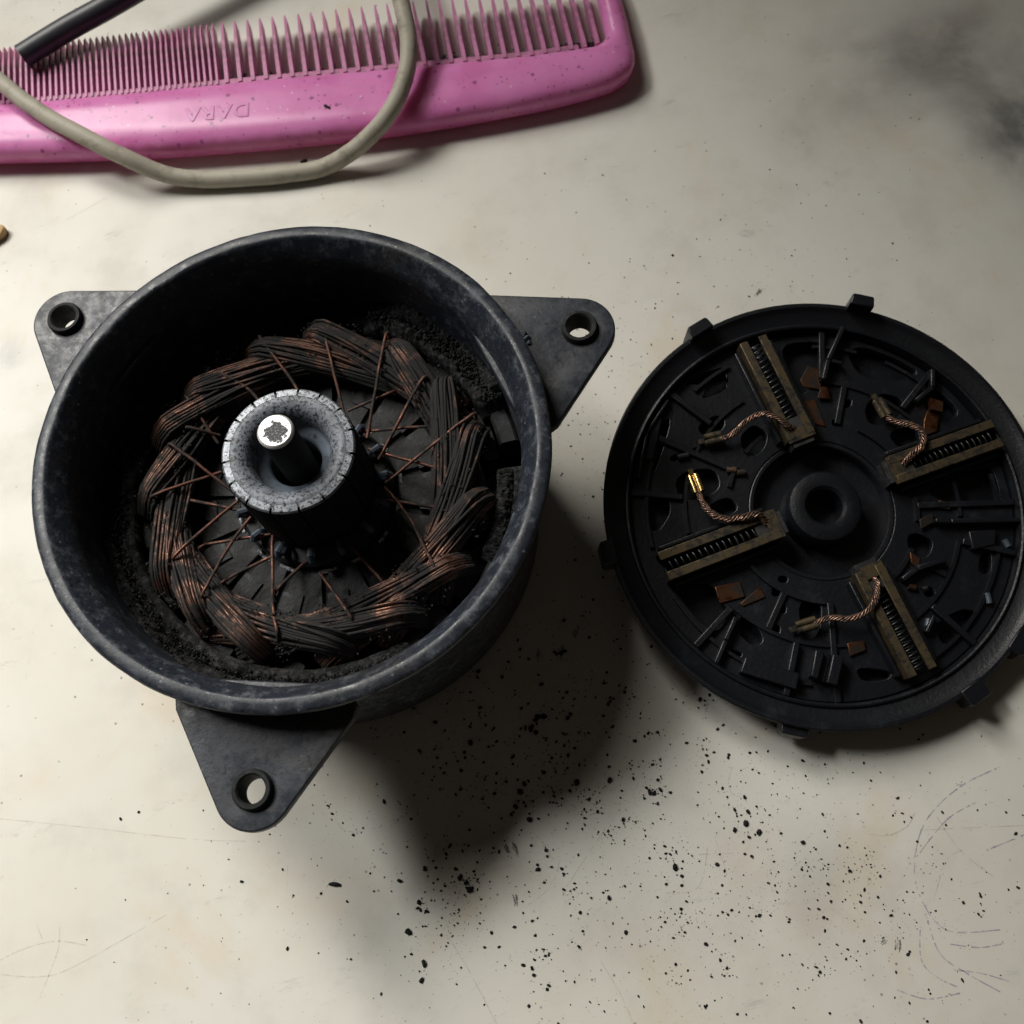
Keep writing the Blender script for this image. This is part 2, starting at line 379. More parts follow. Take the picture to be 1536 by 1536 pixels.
tag(mb.build('scratches', SCRATCH, table, smooth=False), kind='stuff')
ink = [[(95, 9.2), (84.9, 6.9), (75.4, 1.6), (70.1, -6), (68.8, -13.5), (72.1, -21.1), (83, -23.3)], [(87.3, 3), (79.7, .7), (70.8, -5.4)], [(68.8, -17.7), (69.1, -25.2), (73.3, -30.1), (78.8, -34.9)],
 [(66.8, -19.3), (64.9, -25.7), (66.9, -29.5), (70.4, -32.2)], [(58, -30.3), (63.5, -33.2), (70.6, -33.5)], [(70.8, -28.9), (76, -30.6), (81.5, -33.4)], [(71.8, -23.9), (77.7, -25.8), (82.8, -26)], [(85.9, -7.2), (94.9, -5.8)]]
mb = MB()
for c in ink: strip(mb, c, .26, .03, .22)
tag(mb.build('ink_scribble', INK, table, smooth=False), 'faint violet pen scribble of overlapping arcs', kind='stuff')
mb = MB()
for (x, y, l, a, w) in ((-15.5, 14.1, 3.2, 1.9, .5), (-17.6, 15, 2.6, 1.8, .45), (-17.9, 3.7, 3, 1.55, .5), (4, 56.2, 4, 1.2, .8), (-1.2, 56.5, 3, 1.25, .6), (61, -22, 3, 1.2, .7), (58.2, -20.5, 1.6, .4, .9), (77, 140, 3.2, .8, .5), (8.5, 60, 2.6, 1.0, .5)):
    for k in range(14):
        o = random.uniform(-w, w); s0 = random.uniform(-.5, .2)*l; ll = random.uniform(.2, .6)*l
        px, py = x+math.cos(a)*s0-math.sin(a)*o, y+math.sin(a)*s0+math.cos(a)*o
        strip(mb, [(px, py), (px+ll*math.cos(a), py+ll*math.sin(a))], .16, .024, .2)
tag(mb.build('soot_smears', SMEAR, table, smooth=False), kind='stuff')

# ------------------------------------------------------------------ motor housing
MX, MY = -42.845, 99.151
housing = empty('motor_housing', (MX, MY, 0), 'round black steel motor can with three mounting lugs, open at the top', 'motor housing')
def canjit(r, z, a):
    if z > 46 and r > 47:
        k = .16*fbm(math.cos(a)*3, math.sin(a)*3, z*.1)+.08*fbm(math.cos(a)*14, math.sin(a)*14, z)
        return r+k, z+.12*fbm(math.cos(a)*5+9, math.sin(a)*5, r)
    return r, z
prof = [(0, 0), (43, 0), (47.5, .8), (49.4, 2.4), (50, 5), (50, 45.2), (50.3, 46.4), (51.2, 47.6), (53, 49.2), (54.5, 50.3), (55.0, 50.9), (55.05, 51.5), (54.7, 52.0), (54.1, 52.25), (53.1, 52.4), (52.3, 52.44), (51.8, 52.25), (51.4, 51.7),
        (50.6, 50.6), (49.2, 48.4), (48.6, 47.0), (48.3, 45), (48, 5), (47.4, 3), (45.5, 2), (0, 2)]
MB().lathe(prof, 220, closed=False, jit=canjit).build('can', CAN, housing, ang=50)
def lug_loop():
    tip = 68.4; tr = 7.9; hw = 18.2; base = 50.5; P = [(47.0, -15.5), (base+.5, -hw-.6), (base+3.2, -hw)]
    # tangent from base corner to tip circle
    bx, by = base+3.2, hw; dx, dy = tip-bx, -by; d = math.hypot(dx, dy); a = math.atan2(dy, dx); be = math.asin(tr/d); L = math.sqrt(d*d-tr*tr)
    ta = a+be; tx, ty = bx+L*math.cos(ta), by+L*math.sin(ta); a0 = math.atan2(ty, tx-tip)
    arc = [(tip+tr*math.cos(-a0+2*a0*i/20), tr*math.sin(-a0+2*a0*i/20)) for i in range(21)]
    return P+arc+[(base+3.2, hw), (base+.5, hw+.6), (47.0, 15.5)]
LL = lug_loop()
for i, ang in enumerate((14.8, 134.8, 254.8)):
    a = math.radians(ang); R = lambda p: (p[0]*math.cos(a)-p[1]*math.sin(a), p[0]*math.sin(a)+p[1]*math.cos(a))
    g = plate('mounting_lug', [[R(p) for p in LL], [R(p) for p in circle(3.3, 32, (68.4, 0))]], 41.6, 44.2, .55, LUG, housing, 3, 18)
    g['label'] = ('lug on the right with a weld bead beside the can', 'lug on the upper left, paler with brown dust', 'lug pointing down the picture')[i]
    c = R((68.4, 0))
    MB().lathe([(2.65, 39.6), (3.6, 39.6), (4.1, 43), (4.0, 45.2), (3.7, 45.7), (3.1, 45.7), (2.75, 45.3)], 40, c=c).build('bushing', CORE, g)
    if i == 0:
        w = MB()
        for k in range(3): w.lump((53.6+k*.5, 18.7-k*1.0, 43.9), 1.3-.25*k, .7)
        w.build('weld_bead', STEEL, g)
# magnets and drifts of carbon dust on them
for k, a0 in enumerate((-178, -88, 2, 92)):
    b0, b1 = math.radians(a0), math.radians(a0+76)
    MB().lathe([(43.4, 4), (47.9, 4), (47.9, 27.5), (47.2, 28.4), (44.0, 28.4), (43.4, 27.5)], 40, b0, b1).build('magnet', CORE, housing)
def drift(a0, a1, h, name):
    n, m = 200, 26; vs = []; fs = []
    for i in range(n+1):
        a = math.radians(a0+(a1-a0)*i/n); e = min(1, i/18, (n-i)/18)
        for j in range(m+1):
            t = j/m; r = 41.6+6.55*t+(.5*fbm(a*9, j*.02, 3) if j == 0 else 0)
            x, y = r*math.cos(a), r*math.sin(a)
            s = math.sin(PI*min(1, t*1.35+.12))**.5 if t < .65 else 1
            z = 28.2+e*(h*(.75+.5*fbm(x*.12, y*.12, 7))*s+.55*fbm(x*.9, y*.9, 1)+.3*fbm(x*2.6, y*2.6, 2))+e*1.3*t*t
            vs.append((x, y, z if j else 26.5))
    for i in range(n):
        for j in range(m):
            p = i*(m+1)+j; fs.append((p, p+m+1, p+m+2, p+1))
    return MB().add(vs, fs)
d1 = drift(150, 296, 4.0, 'a').add(*(lambda q: (q.v, q.f))(drift(12, 66, 4.6, 'b')))
d1.add(*(lambda q: (q.v, q.f))(drift(-36, -6, 4.0, 'c')))
for k in range(2600):
    a = math.radians(random.choice((random.uniform(160, 290), random.uniform(14, 64)))); r = random.uniform(43.5, 47.8)
    d1.lump((r*math.cos(a), r*math.sin(a), 30.4+random.uniform(0, 2.2)), random.uniform(.15, .45))
SOOT2 = mat_plain('fluffy_soot', (.010, .010, .0105), (.06, .06, .062), .95, 700, .42, .75, .2, .5, 900)
dd = d1.build('carbon_dust_drift', SOOT2, None, ang=80); dd.location = (MX*MM, MY*MM, 0)
tag(dd, 'fluffy black carbon dust banked along the inside of the motor can', 'carbon dust', None, 'stuff')

# ------------------------------------------------------------------ armature
arm = empty('armature', (MX, MY, 2.0), 'copper wound armature with slotted grey commutator standing inside the motor can', 'armature')
OFF = Vector((0, 0, -2.0))
def apart(mb, name, m, parent=arm, **kw):
    mb.v = [(x, y, z-2.0) for x, y, z in mb.v] if parent is arm else mb.v
    return mb.build(name, m, parent, **kw)
NT = 15
SIDE = mat_plain('shaded_sooty_copper', (.005, .005, .005), (.014, .012, .011), .75, 300, .5, .75, .35, .1, 900)  # near-black: shade of the unlit sides painted into the sooty colour
apart(MB().lathe([(4, 2.3), (14, 2.3), (30, 6), (30, 23.6), (27, 24.4), (4, 24.4)], 90), 'core_hub', CORE)
tm = MB()
tm.prism([(24, -2.4), (37.6, -2.4), (39.6, -6.6), (42.1, -6.6), (42.6, -3), (42.7, 0), (42.6, 3), (42.1, 6.6), (39.6, 6.6), (37.6, 2.4), (24, 2.4)], 4, 23.9)
tooth_me = tm.mesh('core_tooth', TOOTH, True, 30)
wm = MB()   # raised insulator finger on the core face between hub and winding
wm.prism([(17.5, -2.9), (28.5, -4.9), (29.5, 0), (28.5, 4.9), (17.5, 2.9)], 22.0, 23.4)
wedge_me = wm.mesh('insulator_finger', TOOTH, True, 30)
for k in range(NT):
    a = math.radians(8+24*k)
    o = link('core_tooth', tooth_me, arm); o.rotation_euler = (0, 0, a)
    w = link('insulator_finger', wedge_me, arm); w.rotation_euler = (0, 0, a+.1)
# bare steel slot liners glinting at the hub edge
for k in range(NT):
    a = math.radians(20+24*k+random.uniform(-4, 4)); b = a+math.radians(random.uniform(6, 13)); r = 18.6+random.uniform(-.4, .5)
    q = MB().lathe([(r, 23.5), (r+.75, 23.4), (r+.8, 25.3), (r+.1, 25.7)], 6, a, b)
    apart(q, 'slot_liner', mat_metal('bare_steel', (.55, .58, .6), .4, (.02, .02, .02), .44, .56, 500, .3) if k == 0 else bpy.data.materials['bare_steel'])
# coils: rope-like bundles of enamelled wire, each tucked under its neighbour
for k in range(NT):
    a0 = math.radians(34-24*k+random.uniform(-4, 4)); span = math.radians(80+random.uniform(-5, 6)); a1 = a0-span
    mb = MB(); R0 = 40.4+random.uniform(-.7, .6); lift = random.uniform(-.5, .6); HWD = random.uniform(3.2, 3.8); HH = random.uniform(2.2, 2.6)
    p0 = Vector((R0*math.cos(a0), R0*math.sin(a0))); p1 = Vector((R0*math.cos(a1), R0*math.sin(a1)))
    out = ((p0+p1)/2).normalized(); tw = random.uniform(-.7, .7)
    def centre(t):
        q = p0.lerp(p1, t)+out*(2.4*math.sin(PI*t)-.6)
        z = 26.4+lift+7.4*(1-t)**1.2+1.0*math.sin(PI*t)
        e0 = max(0, 1-t/.12); e1 = max(0, (t-.88)/.12)
        return Vector((q.x, q.y, z-6.0*e0*e0-2.5*e1*e1))
    def wire(th, rad, jit):
        ph = random.uniform(0, 6); pts = []; wob = random.uniform(-.25, .25)
        for s_ in range(22):
            t = s_/21; sq = .66+.34*math.sin(PI*min(1, t*1.0))
            an = th+tw*(t-.5)+wob*math.sin(4*t+ph); c = centre(t)
            u = HWD*rad*math.cos(an)*sq; v = HH*rad*math.sin(an)*(1.25-.25*math.sin(PI*t))
            q = Vector((c.x, c.y))+out*(u+jit*math.sin(ph+8*t)*.18); rr = q.length
            if rr > 43.2: q *= 43.2/rr
            pts.append((q.x, q.y, c.z+v+jit*.12*math.sin(ph*3+11*t)))
        mb.tube(pts, .35, 6)
    nW = 24
    for i in range(nW): wire(-.35+(PI+.7)*i/(nW-1), 1.0, 1)
    for i in range(9): wire(PI*(i+.5)/9, .74, 1)
    for i in range(5): wire(PI*(i+.5)/5, .45, 1)
    for i in range(2): wire(random.uniform(.5, 2.6), 1.16, 3)
    apart(mb, 'coil', COIL, ang=80)
# loose soot settled on the windings
mb = MB()
for k in range(4200):
    a = random.uniform(0, 2*PI); r = random.uniform(29, 41)
    if fbm(r*math.cos(a)*.16, r*math.sin(a)*.16, 5) < .02: continue
    mb.lump((r*math.cos(a), r*math.sin(a), random.uniform(30.5, 35.2)), random.uniform(.10, .34))
tag(apart(mb, 'soot_flakes', SOOT), kind='stuff')
# commutator
com = empty('commutator', (0, 0, 0), None, None); com.parent = arm; com.location = (0, 0, -2*MM)
MB().lathe([(4.2, 24), (13.2, 24), (13.2, 50.9), (12.95, 51.9), (12.4, 52.4), (11.2, 52.35), (10.0, 52.0), (9.1, 51.2), (8.5, 50.0), (8.2, 48), (8.1, 44.5), (5.6, 44.3), (5.5, 30), (4.2, 30)], 120, closed=False).build('resin_ring', RESIN, com, ang=60)
seg_me = None
SL = (73, 52, 29, 6, -17, -39, -65, -88, -113, -136, -159, 179-360, 158-360, 137-360, 116-360, 94-360)
for k in range(16):
    a1 = SL[k]; a0 = SL[(k+1) % 16] - (360 if k == 15 else 0)
    g = 1.1
    b0, b1 = math.radians(a0+g), math.radians(a1-g)
    sg = MB().lathe([(12.7, 28), (14.35, 28), (14.4, 50.8), (14.2, 51.8), (13.8, 52.25), (12.4, 52.46), (12.2, 51.8)], 10, b0, b1).build('commutator_segment', SEG, com); shaded_sooty_sides(sg, SIDE, 51)
for k in range(16):
    a = math.radians(SL[k])
    # keyhole end of each slot, bored into the ring face
    MB().lathe([(0, 52.36), (.52, 52.36), (.52, 52.0), (0, 52.0)], 12, c=(12.75*math.cos(a), 12.75*math.sin(a)), closed=False).build('slot_end', DARKRES, com)
MB().lathe([(5.5, 44.4), (5.6, 45.4), (6.1, 46.0), (7.5, 46.4), (8.15, 46.8), (8.15, 43.9), (5.5, 43.9)], 80).build('inner_washer', STEEL, com)
MB().lathe([(14.2, 26.5), (17.6, 26.5), (18.1, 27.6), (17.4, 28.8), (14.2, 29.4)], 80).build('riser_ring', DARKRES, com)
hk = MB(); hk.tube([(14.0, 0, 29.5), (16.6, 0, 30.2), (17.9, 0, 31.6), (17.2, 0, 32.8), (15.6, 0, 32.4), (14.6, 0, 31.0)], [.8, .8, .75, .7, .6, .5], 6)
hook_me = hk.mesh('riser_hook', STEEL)
for k in range(16):
    o = link('riser_hook', hook_me, com); o.rotation_euler = (0, 0, math.radians(SL[k]-11))
apart(MB().lathe([(0, 1.0+1.2), (3.8, 2.2), (3.8, 61.3), (3.55, 61.8), (3.3, 62), (0, 62)], 64, closed=False), 'shaft', SHAFT, ang=30)
bpy.data.objects['shaft'].data.transform(Matrix.Translation((0, 0, 2*MM))); bpy.data.objects['shaft'].location = (0, 0, -2*MM)
shaded_sooty_sides(bpy.data.objects['shaft'], SIDE, 60)
leads = [[(9, 35.7), (9.7, 15.3)], [(22.5, 30.4), (14, 8.6)], [(28.8, 17.7), (15.8, 2.7)], [(37.5, 6.3), (16.4, -3.3)], [(29.3, -3.1), (13.9, 6)], [(27.9, 8.1), (12, 10.9)], [(20.8, 18.4), (10.7, 16.6)],
 [(24, -26.2), (20.3, -13.1), (16.1, -4.4)], [(-24.7, 26.3), (-20.1, 15.4)], [(-29, 15.1), (-17.5, 2)], [(-34.2, 4.5), (-20.3, 8.1)], [(-27.7, 2.6), (-14.7, -3.2)], [(-30.7, -10.4), (-17.4, .2)],
 [(-25.9, -20.4), (-19.9, -10.8), (-14.9, -4.4)], [(-25.5, -8.7), (-11, -9.3)], [(-22.3, -18), (-11.1, -14.4)], [(-11.4, -32.8), (-12, -26.3), (-10.5, -9.9)], [(-11.1, -22.8), (-3.8, -17.4)], [(4.2, -32.3), (-1.4, -20.8)],
 [(-25.1, 19), (-19.5, 17.3)], [(-16.7, 31.4), (-10.7, 26.1), (-6, 15.5)], [(-6, 37.7), (-.9, 26.9), (3, 15.2)], [(27, -12), (15, -7)], [(12, -26), (6, -15.5)]]
for L in leads:
    q = []
    n = len(L)
    for i, (x, y) in enumerate(L):
        t = i/(n-1); z = 35.4*(1-t)+31.6*t if math.hypot(*L[0]) > 30 else 32.0*(1-t)+31.2*t
        q.append((x, y, z))
    x, y = L[0]; r = math.hypot(x, y); q.insert(0, (x*(r+1.8)/r, y*(r+1.8)/r, q[0][2]-2.4))
    pts = smooth_path(q, 6)
    pts = [(p.x+.1*random.uniform(-1, 1), p.y+.1*random.uniform(-1, 1), p.z) for p in pts]
    apart(MB().tube(pts, .40, 6), 'lead_wire', LEADC, ang=80)

# ------------------------------------------------------------------ brush cover (lying open side up)
lid = empty('brush_cover', (0, 0, 0), 'round black plastic brush cover lying open, four brass brush holders inside', 'motor cover')
lid.matrix_world = Matrix(((.998374, 0, .057006, 71.95*MM), (.004777, .996482, -.083668, 73.74*MM), (-.056805, .083804, .994862, 14*MM), (0, 0, 0, 1)))
MB().lathe([(0, -8.6), (45, -8.6), (49.6, -7.6), (50.7, -6.2), (51, -1.6), (51.5, -1.1), (51.95, -.7), (51.95, -.15), (51.6, .1), (50.9, .1), (50.3, -.4), (49.6, -.9), (46.9, -1.5), (46.6, -.95), (46.2, -.8), (45.8, -1.0), (45.5, -2), (45.4, -7.2), (17.2, -7.2), (9, -7.6), (0, -7.6)], 200, closed=False).build('shell', PLAST2, lid, ang=30)
MB().lathe([(4.2, -7.5), (8.9, -7.5), (8.8, -1.4), (8.2, -.4), (6.4, .15), (4.9, -.05), (4.2, -.8)], 72).build('bearing_boss', PLAST2, lid)
MB().lathe([(15.9, -7.3), (17.3, -7.3), (17.3, -4.0), (16.9, -3.75), (16.2, -3.8), (15.9, -4.2)], 90).build('hub_wall', PLAST2, lid)
MB().lathe([(0, -13.7), (11, -13.7), (12, -12.8), (12, -8.5), (0, -8.5)], 48, closed=False).build('rear_boss', PLAST, lid)
MB().lathe([(0, -11.2), (2.2, -11.2), (2.5, -10.5), (2.5, -7.5), (0, -7.5)], 20, c=(14.5, -46), closed=False).build('rear_foot', PLAST, lid)
def round_loop(lp, it=2):
    for _ in range(it):
        q = []
        for (x0, y0), (x1, y1) in zip(lp, lp[1:]+lp[:1]):
            q += [(x0*.78+x1*.22, y0*.78+y1*.22), (x0*.22+x1*.78, y0*.22+y1*.78)]
        lp = q
    return lp
CUTS = [
 [(-25.9, 38.2), (-22, 39), (-18.0, 40), (-12.5, 40.5), (-12.2, 38.7), (-13.6, 33.8), (-21.6, 32.6), (-18.7, 36.1)], [(-36.2, 23.1), (-33.4, 28.1), (-28.5, 30.6), (-36.1, 17.5), (-37.1, 17.8)],
 [(-23.2, 26.7), (-18.5, 28.3), (-16.5, 27.3), (-17.2, 24.8), (-20.3, 23.3), (-23.2, 24.4)], [(-14.0, 21.9), (-9.9, 24.2), (-7.3, 21.3), (-8.9, 17.9), (-12.2, 15.9), (-14.2, 18.4)],
 [(-32.0, 14.3), (-28.6, 16.1), (-22.0, 15.2), (-21.9, 9.9), (-29.1, 8.2), (-32.3, 10.2)], [(-26.4, 6.6), (-20.3, 7.8), (-19.1, 4.3), (-22.3, 3.0)],
 [(-40.1, 10.3), (-35.3, 12.7), (-34.7, 7.2), (-39.0, 2.8), (-41.3, 4.0)], [(-32.0, 20.2), (-29.2, 20.8), (-28.8, 19.5), (-31.5, 18.8)], [(-27.0, 20.7), (-24.5, 21.5), (-24.4, 19.9), (-26.6, 19.3)],
 [(-18.2, 13.5), (-16.4, 13.3), (-16.5, 11.6), (-18.1, 11.8)], [(1.5, 43.3), (13.6, 41.5), (10.6, 35.4), (3.7, 28.2), (2.8, 33.3)], [(17.3, 37.7), (21.7, 38.4), (28.7, 33.7), (33.8, 28.4), (27.5, 27.6), (19.0, 30.3)],
 [(17.5, 22.8), (22.2, 25.7), (26.9, 23.3), (26.9, 19.6), (21.1, 17.2), (17.3, 18.3)], [(20.9, 15.3), (28.5, 16.1), (28.0, 11.0), (22.8, 10.4)], [(36.0, 24.4), (40.5, 15.8), (32.2, 15.7), (32.8, 21.2)],
 [(24.8, -.1), (43, 3), (42.6, -5.2), (41.1, -8.6), (29.4, -4.5)], [(17.6, -10.6), (20.1, -9.9), (23.7, -12.8), (21.0, -16.4), (17.3, -15.7)], [(33.4, -17.9), (36.0, -17.8), (34.2, -23.1), (31.2, -22.5)],
 [(17.5, -31.8), (24.9, -29.5), (28.4, -31.2), (24.4, -35.2), (17.9, -37.3)], [(17.5, -23.0), (19.9, -23.2), (20.0, -25.4), (17.8, -25.3)], [(-11.7, -20.3), (-7.2, -20.5), (-6.6, -22.7), (-9.3, -29.0), (-13.0, -29.3)],
 [(-25.5, -20.2), (-22.1, -24.4), (-21.9, -27.7), (-24.8, -27.8), (-27.1, -24.1)], [(-32.1, -26.5), (-27.0, -29.0), (-28.8, -30.2), (-31.0, -29.0)], [(-3.1, -37.4), (4.8, -40.0), (3.5, -41.7), (-2.6, -41.0)],
 [(-39.4, -10.2), (-29.6, -11.9), (-29.3, -16.4), (-27.6, -18.8), (-31.4, -23.5), (-35.3, -19.8)], [(-14.2, -13.3), (-12.3, -14.1), (-13.0, -15.4), (-14.8, -14.7)], [(-16.4, -15.6), (-14.7, -16.2), (-15.5, -18.2), (-17.2, -17.5)],
 [(-16.1, -19.9), (-14.5, -20.6), (-15.3, -22.3), (-16.9, -21.6)], [(-18.7, -24.1), (-17.1, -24.8), (-18.0, -26.7), (-19.7, -26.0)], [(12.5, 25.5), (15.2, 25.4), (14.2, 23.5), (11.9, 23.6)], [(9.0, 21.4), (11.0, 20.6), (10.2, 19.2), (8.5, 19.9)]]
plate('terminal_plate', [circle(45.2, 120), circle(17.25, 72)]+[round_loop(c) for c in CUTS], -5.6, -3.6, .22, PLAST2, lid, 1, 12)
for a, h0, h1, pr, w in ((64.8, -5, 4.2, 1.6, 5.8), (110.3, -5, 3.2, 1.7, 6.2), (180.5, -6, 1.0, 2.0, 6), (-113.6, -6, -1.2, 1.9, 6.5), (-67.3, -6, .6, 2.8, 6), (-49.7, -6, .4, 2.4, 6)):
    t = MB(); r0, r1 = 50.6, 51.95+pr
    t.prism([(r0, -w/2), (r1-.5, -w/2*.92), (r1, -w/2*.8), (r1, w/2*.8), (r1-.5, w/2*.92), (r0, w/2)], h0, h1)
    o = t.build('clip_tab', PLAST2, lid); o.rotation_euler = (0, 0, math.radians(a))
    bv = o.modifiers.new('bevel', 'BEVEL'); bv.width = .35*MM; bv.segments = 2
# moulded arcs and radial ribs of the plate, between the holders
HA = (97.5, 10.5, 189, 281)
def clear(a_, r_): return all(abs((a_-h_+180) % 360-180) > math.degrees(6.4/r_) for h_ in HA)
for r_, w_, top in ((41.6, .8, -2.6), (32.4, .8, -2.9), (22.4, .9, -2.7)):
    a_ = 0
    while a_ < 360:
        if clear(a_, r_):
            b_ = a_
            ln = 14+((int(a_*7)+int(r_)) % 5)*9
            while b_ < a_+ln and clear(b_, r_) and b_ < 360: b_ += 1.5
            if b_-a_ > 5: MB().lathe([(r_-w_/2, -3.7), (r_+w_/2, -3.7), (r_+w_/2, top), (r_-w_/2, top)], max(3, int((b_-a_)/2)), math.radians(a_), math.radians(b_)).build('arc_rib', PLAST2, lid)
            a_ = b_+10+(int(r_*3+b_) % 4)*8
        else: a_ += 1.5
for a_, r0_, r1_, top in ((38, 33, 45.4, -1.5), (64, 22, 32, -2.2), (74, 33, 45.4, -1.4), (128, 33, 45.4, -1.6), (143, 22.5, 45.4, -2.0), (163, 33, 45.4, -1.8), (214, 33, 45.4, -1.5), (231, 22.5, 32, -2.2), (243, 33, 45.4, -1.2), (258, 22.5, 45.4, -2.0), (303, 33, 45.4, -1.4), (318, 22.5, 32, -2.2), (334, 33, 45.4, -1.5), (350, 22.5, 45.4, -2.0)):
    ca, sa = math.cos(math.radians(a_)), math.sin(math.radians(a_))
    o = MB().bar((r0_*ca, r0_*sa), (r1_*ca, r1_*sa), 1.5, -3.72, top-.6).build('rib', PLAST2, lid); bv = o.modifiers.new('bevel', 'BEVEL'); bv.width = .22*MM; bv.segments = 2
# ribs and blocks moulded on the plate
for pts, w, h in (([(17.5, 43.2), (11.4, 35.6), (8.8, 30.8)], 1.2, -.4), ([(11.9, 35.5), (14.6, 34.1)], 1.0, -.8), ([(35.8, 28.1), (34.3, 23.6), (29.3, 21.1)], 1.2, -1.0), ([(-27, -20.9), (-30.7, -25.6), (-34.2, -30.2)], 1.2, -1.4), ([(17.4, -30), (14.4, -33.4)], 1.0, -1.2), ([(12.8, -20.5), (17, -18.6), (24, -18)], 1.3, -1.2), ([(24.5, -8.5), (28, -9.5), (44, -12.6)], 1.2, -1.0), ([(-41, 16), (-36, 27), (-29, 34)], .9, -1.6)):
    m_ = MB()
    for i in range(len(pts)-1): m_.bar(pts[i], pts[i+1], w, -3.7, h)
    o = m_.build('rib', PLAST2, lid); bv = o.modifiers.new('bevel', 'BEVEL'); bv.width = .3*MM; bv.segments = 2
for poly, h in (([(-27.5, -30.2), (-16.5, -36.3), (-18.3, -39.8), (-29.6, -33.3)], -.9), ([(-11.8, -32), (-9.9, -32.9), (-13.2, -38.6), (-14.5, -37.5)], -.2), ([(-8.2, -33.7), (-5.9, -34.8), (-9.3, -40.9), (-11.4, -39.6)], -.2), ([(-9.9, -32.9), (-8.2, -33.7), (-11.4, -39.6), (-13.2, -38.6)], -1.9),
                ([(31.5, -12.5), (38, -13.5), (36.5, -17), (31, -17)], -1.8), ([(-38.5, 20.5), (-33.5, 31), (-31.5, 29.8), (-36.3, 19.8)], -2.2)):
    o = MB().prism(poly, -3.65, h).build('moulded_block', PLAST2, lid)
    bv = o.modifiers.new('bevel', 'BEVEL'); bv.width = .3*MM; bv.segments = 2
# brush holders
HW = 3.55
for n_, (a, b) in enumerate((((-1.1, 17.3), (-5.8, 44.0)), ((17.6, 4.8), (44.6, 8.6)), ((-12.6, -2.0), (-40.9, -6.5)), ((4.9, -16.6), (9.8, -42.0)))):
    A, B = Vector(a), Vector(b); d = (B-A).normalized(); p = Vector((-d.y, d.x)); L = (B-A).length
    W = lambda s, o: (A.x+d.x*s+p.x*o, A.y+d.y*s+p.y*o)
    h = empty('brush_holder', (0, 0, 0), None, None); h.parent = lid
    for s in (-1, 1):
        q = MB(); q.prism([W(0, s*1.45), W(L, s*1.45), W(L, s*HW), W(0, s*HW)], .75, 1.25)
        q.prism([W(.02, s*(HW-.5)), W(L-.02, s*(HW-.5)), W(L-.02, s*(HW-.03)), W(.02, s*(HW-.03))], -3.7, .78)
        o = q.build('channel_rail', BRASS, h); bv = o.modifiers.new('bevel', 'BEVEL'); bv.width = .18*MM; bv.segments = 2
    for s in (-1, 1):
        gw = MB().prism([W(1.0, s*4.1), W(L-1.2, s*4.1), W(L-1.2, s*5.1), W(1.0, s*5.1)], -3.7, -.7).build('guide_wall', PLAST2, h)
        bv = gw.modifiers.new('bevel', 'BEVEL'); bv.width = .25*MM; bv.segments = 2
    MB().prism([W(-.6, -HW+.1), W(2.4, -HW+.1), W(2.4, HW-.1), W(-.6, HW-.1)], .70, 1.15).build('end_strap', BRASS, h)
    MB().prism([W(-1.8, -2.7), W(5.2, -2.7), W(5.2, 2.7), W(-1.8, 2.7)], -3.4, .55).build('carbon_brush', CARBON, h)
    sp = []; turns = 15
    for i in range(turns*12+1):
        t = i/(turns*12); an = 2*PI*turns*t; o2 = 1.75*math.cos(an); z = -1.25+1.75*math.sin(an); s = 5.4+(L-6.2)*t
        sp.append((*W(s, o2), z))
    MB().tube(sp, .24, 5).build('spring', SPRING, h, ang=80)
braids = [[(-21.4, 21.4, -1.6), (-16.8, 21.6, -.6), (-13.3, 23.6, 1.0), (-9.1, 24.5, 2.0), (-5.9, 22.7, 2.4), (-4.1, 20.3, 2.0), (-1.8, 19.6, .6)],
 [(21.2, 18.6, -1.4), (22.4, 16.4, -.2), (24.9, 14.8, 1.2), (26.7, 12.4, 2.0), (25.7, 9.2, 2.4), (22.8, 7.4, 1.9), (20.4, 5.6, .6)],
 [(-28, 9.6, -1.2), (-27.8, 6, -.2), (-26.4, 2.9, 1.2), (-23.2, .9, 2.0), (-19.6, .8, 2.6), (-16.6, .8, 2.2), (-15.0, -1.6, .6)],
 [(-10.2, -26, -1.4), (-6.3, -25.8, -.4), (-2, -26.9, .8), (1.3, -26.3, 1.8), (3.9, -24.1, 2.3), (5.2, -21.4, 2.0), (5.8, -19.2, .6)]]
for B_ in braids:
    P = smooth_path(B_, 12); acc = [0]
    for i in range(1, len(P)): acc.append(acc[-1]+(P[i]-P[i-1]).length)
    mb = MB()
    for st in range(7):
        pts = []; sgn = 1; ra = random.uniform(.7, 1.1)
        for i, c in enumerate(P):
            t = (P[min(i+1, len(P)-1)]-P[max(i-1, 0)]).normalized(); u = t.cross(Vector((0, 0, 1))).normalized(); v = u.cross(t)
            an = sgn*2*PI*acc[i]/6.0+st*2*PI/7+.5*math.sin(acc[i]*.9+st); rr = (.56+.1*math.sin(acc[i]*1.3+st*2))*ra
            pts.append(c+(u*math.cos(an)*1.15+v*math.sin(an)*.8)*rr)
        mb.tube(pts, .21, 5)
    mb.build('braided_wire', BRAID, lid, ang=80)
for (a, b), m_ in ((((-23.2, 22.0), (-19.2, 22.0)), BRASS), (((20.2, 23.4), (21.2, 18.8)), BRASS), (((-28.2, 14.2), (-27.8, 9.7)), BRIGHTB), (((-14.2, -26.2), (-9.6, -25.9)), BRASS)):
    A, B = Vector((*a, -1.6)), Vector((*b, -1.4)); p = Vector((-(B-A).y, (B-A).x, 0)).normalized()*.72
    c_ = MB()
    for s in (-1, 1): c_.tube([A+p*s, A.lerp(B, .5)+p*s, B+p*s], [.7, .85, .85], 10)
    c_.bar(A.xy-(B-A).xy*.35, A.xy, 1.2, -2.4, -1.9)
    c_.build('crimp_clip', m_, lid, ang=40)
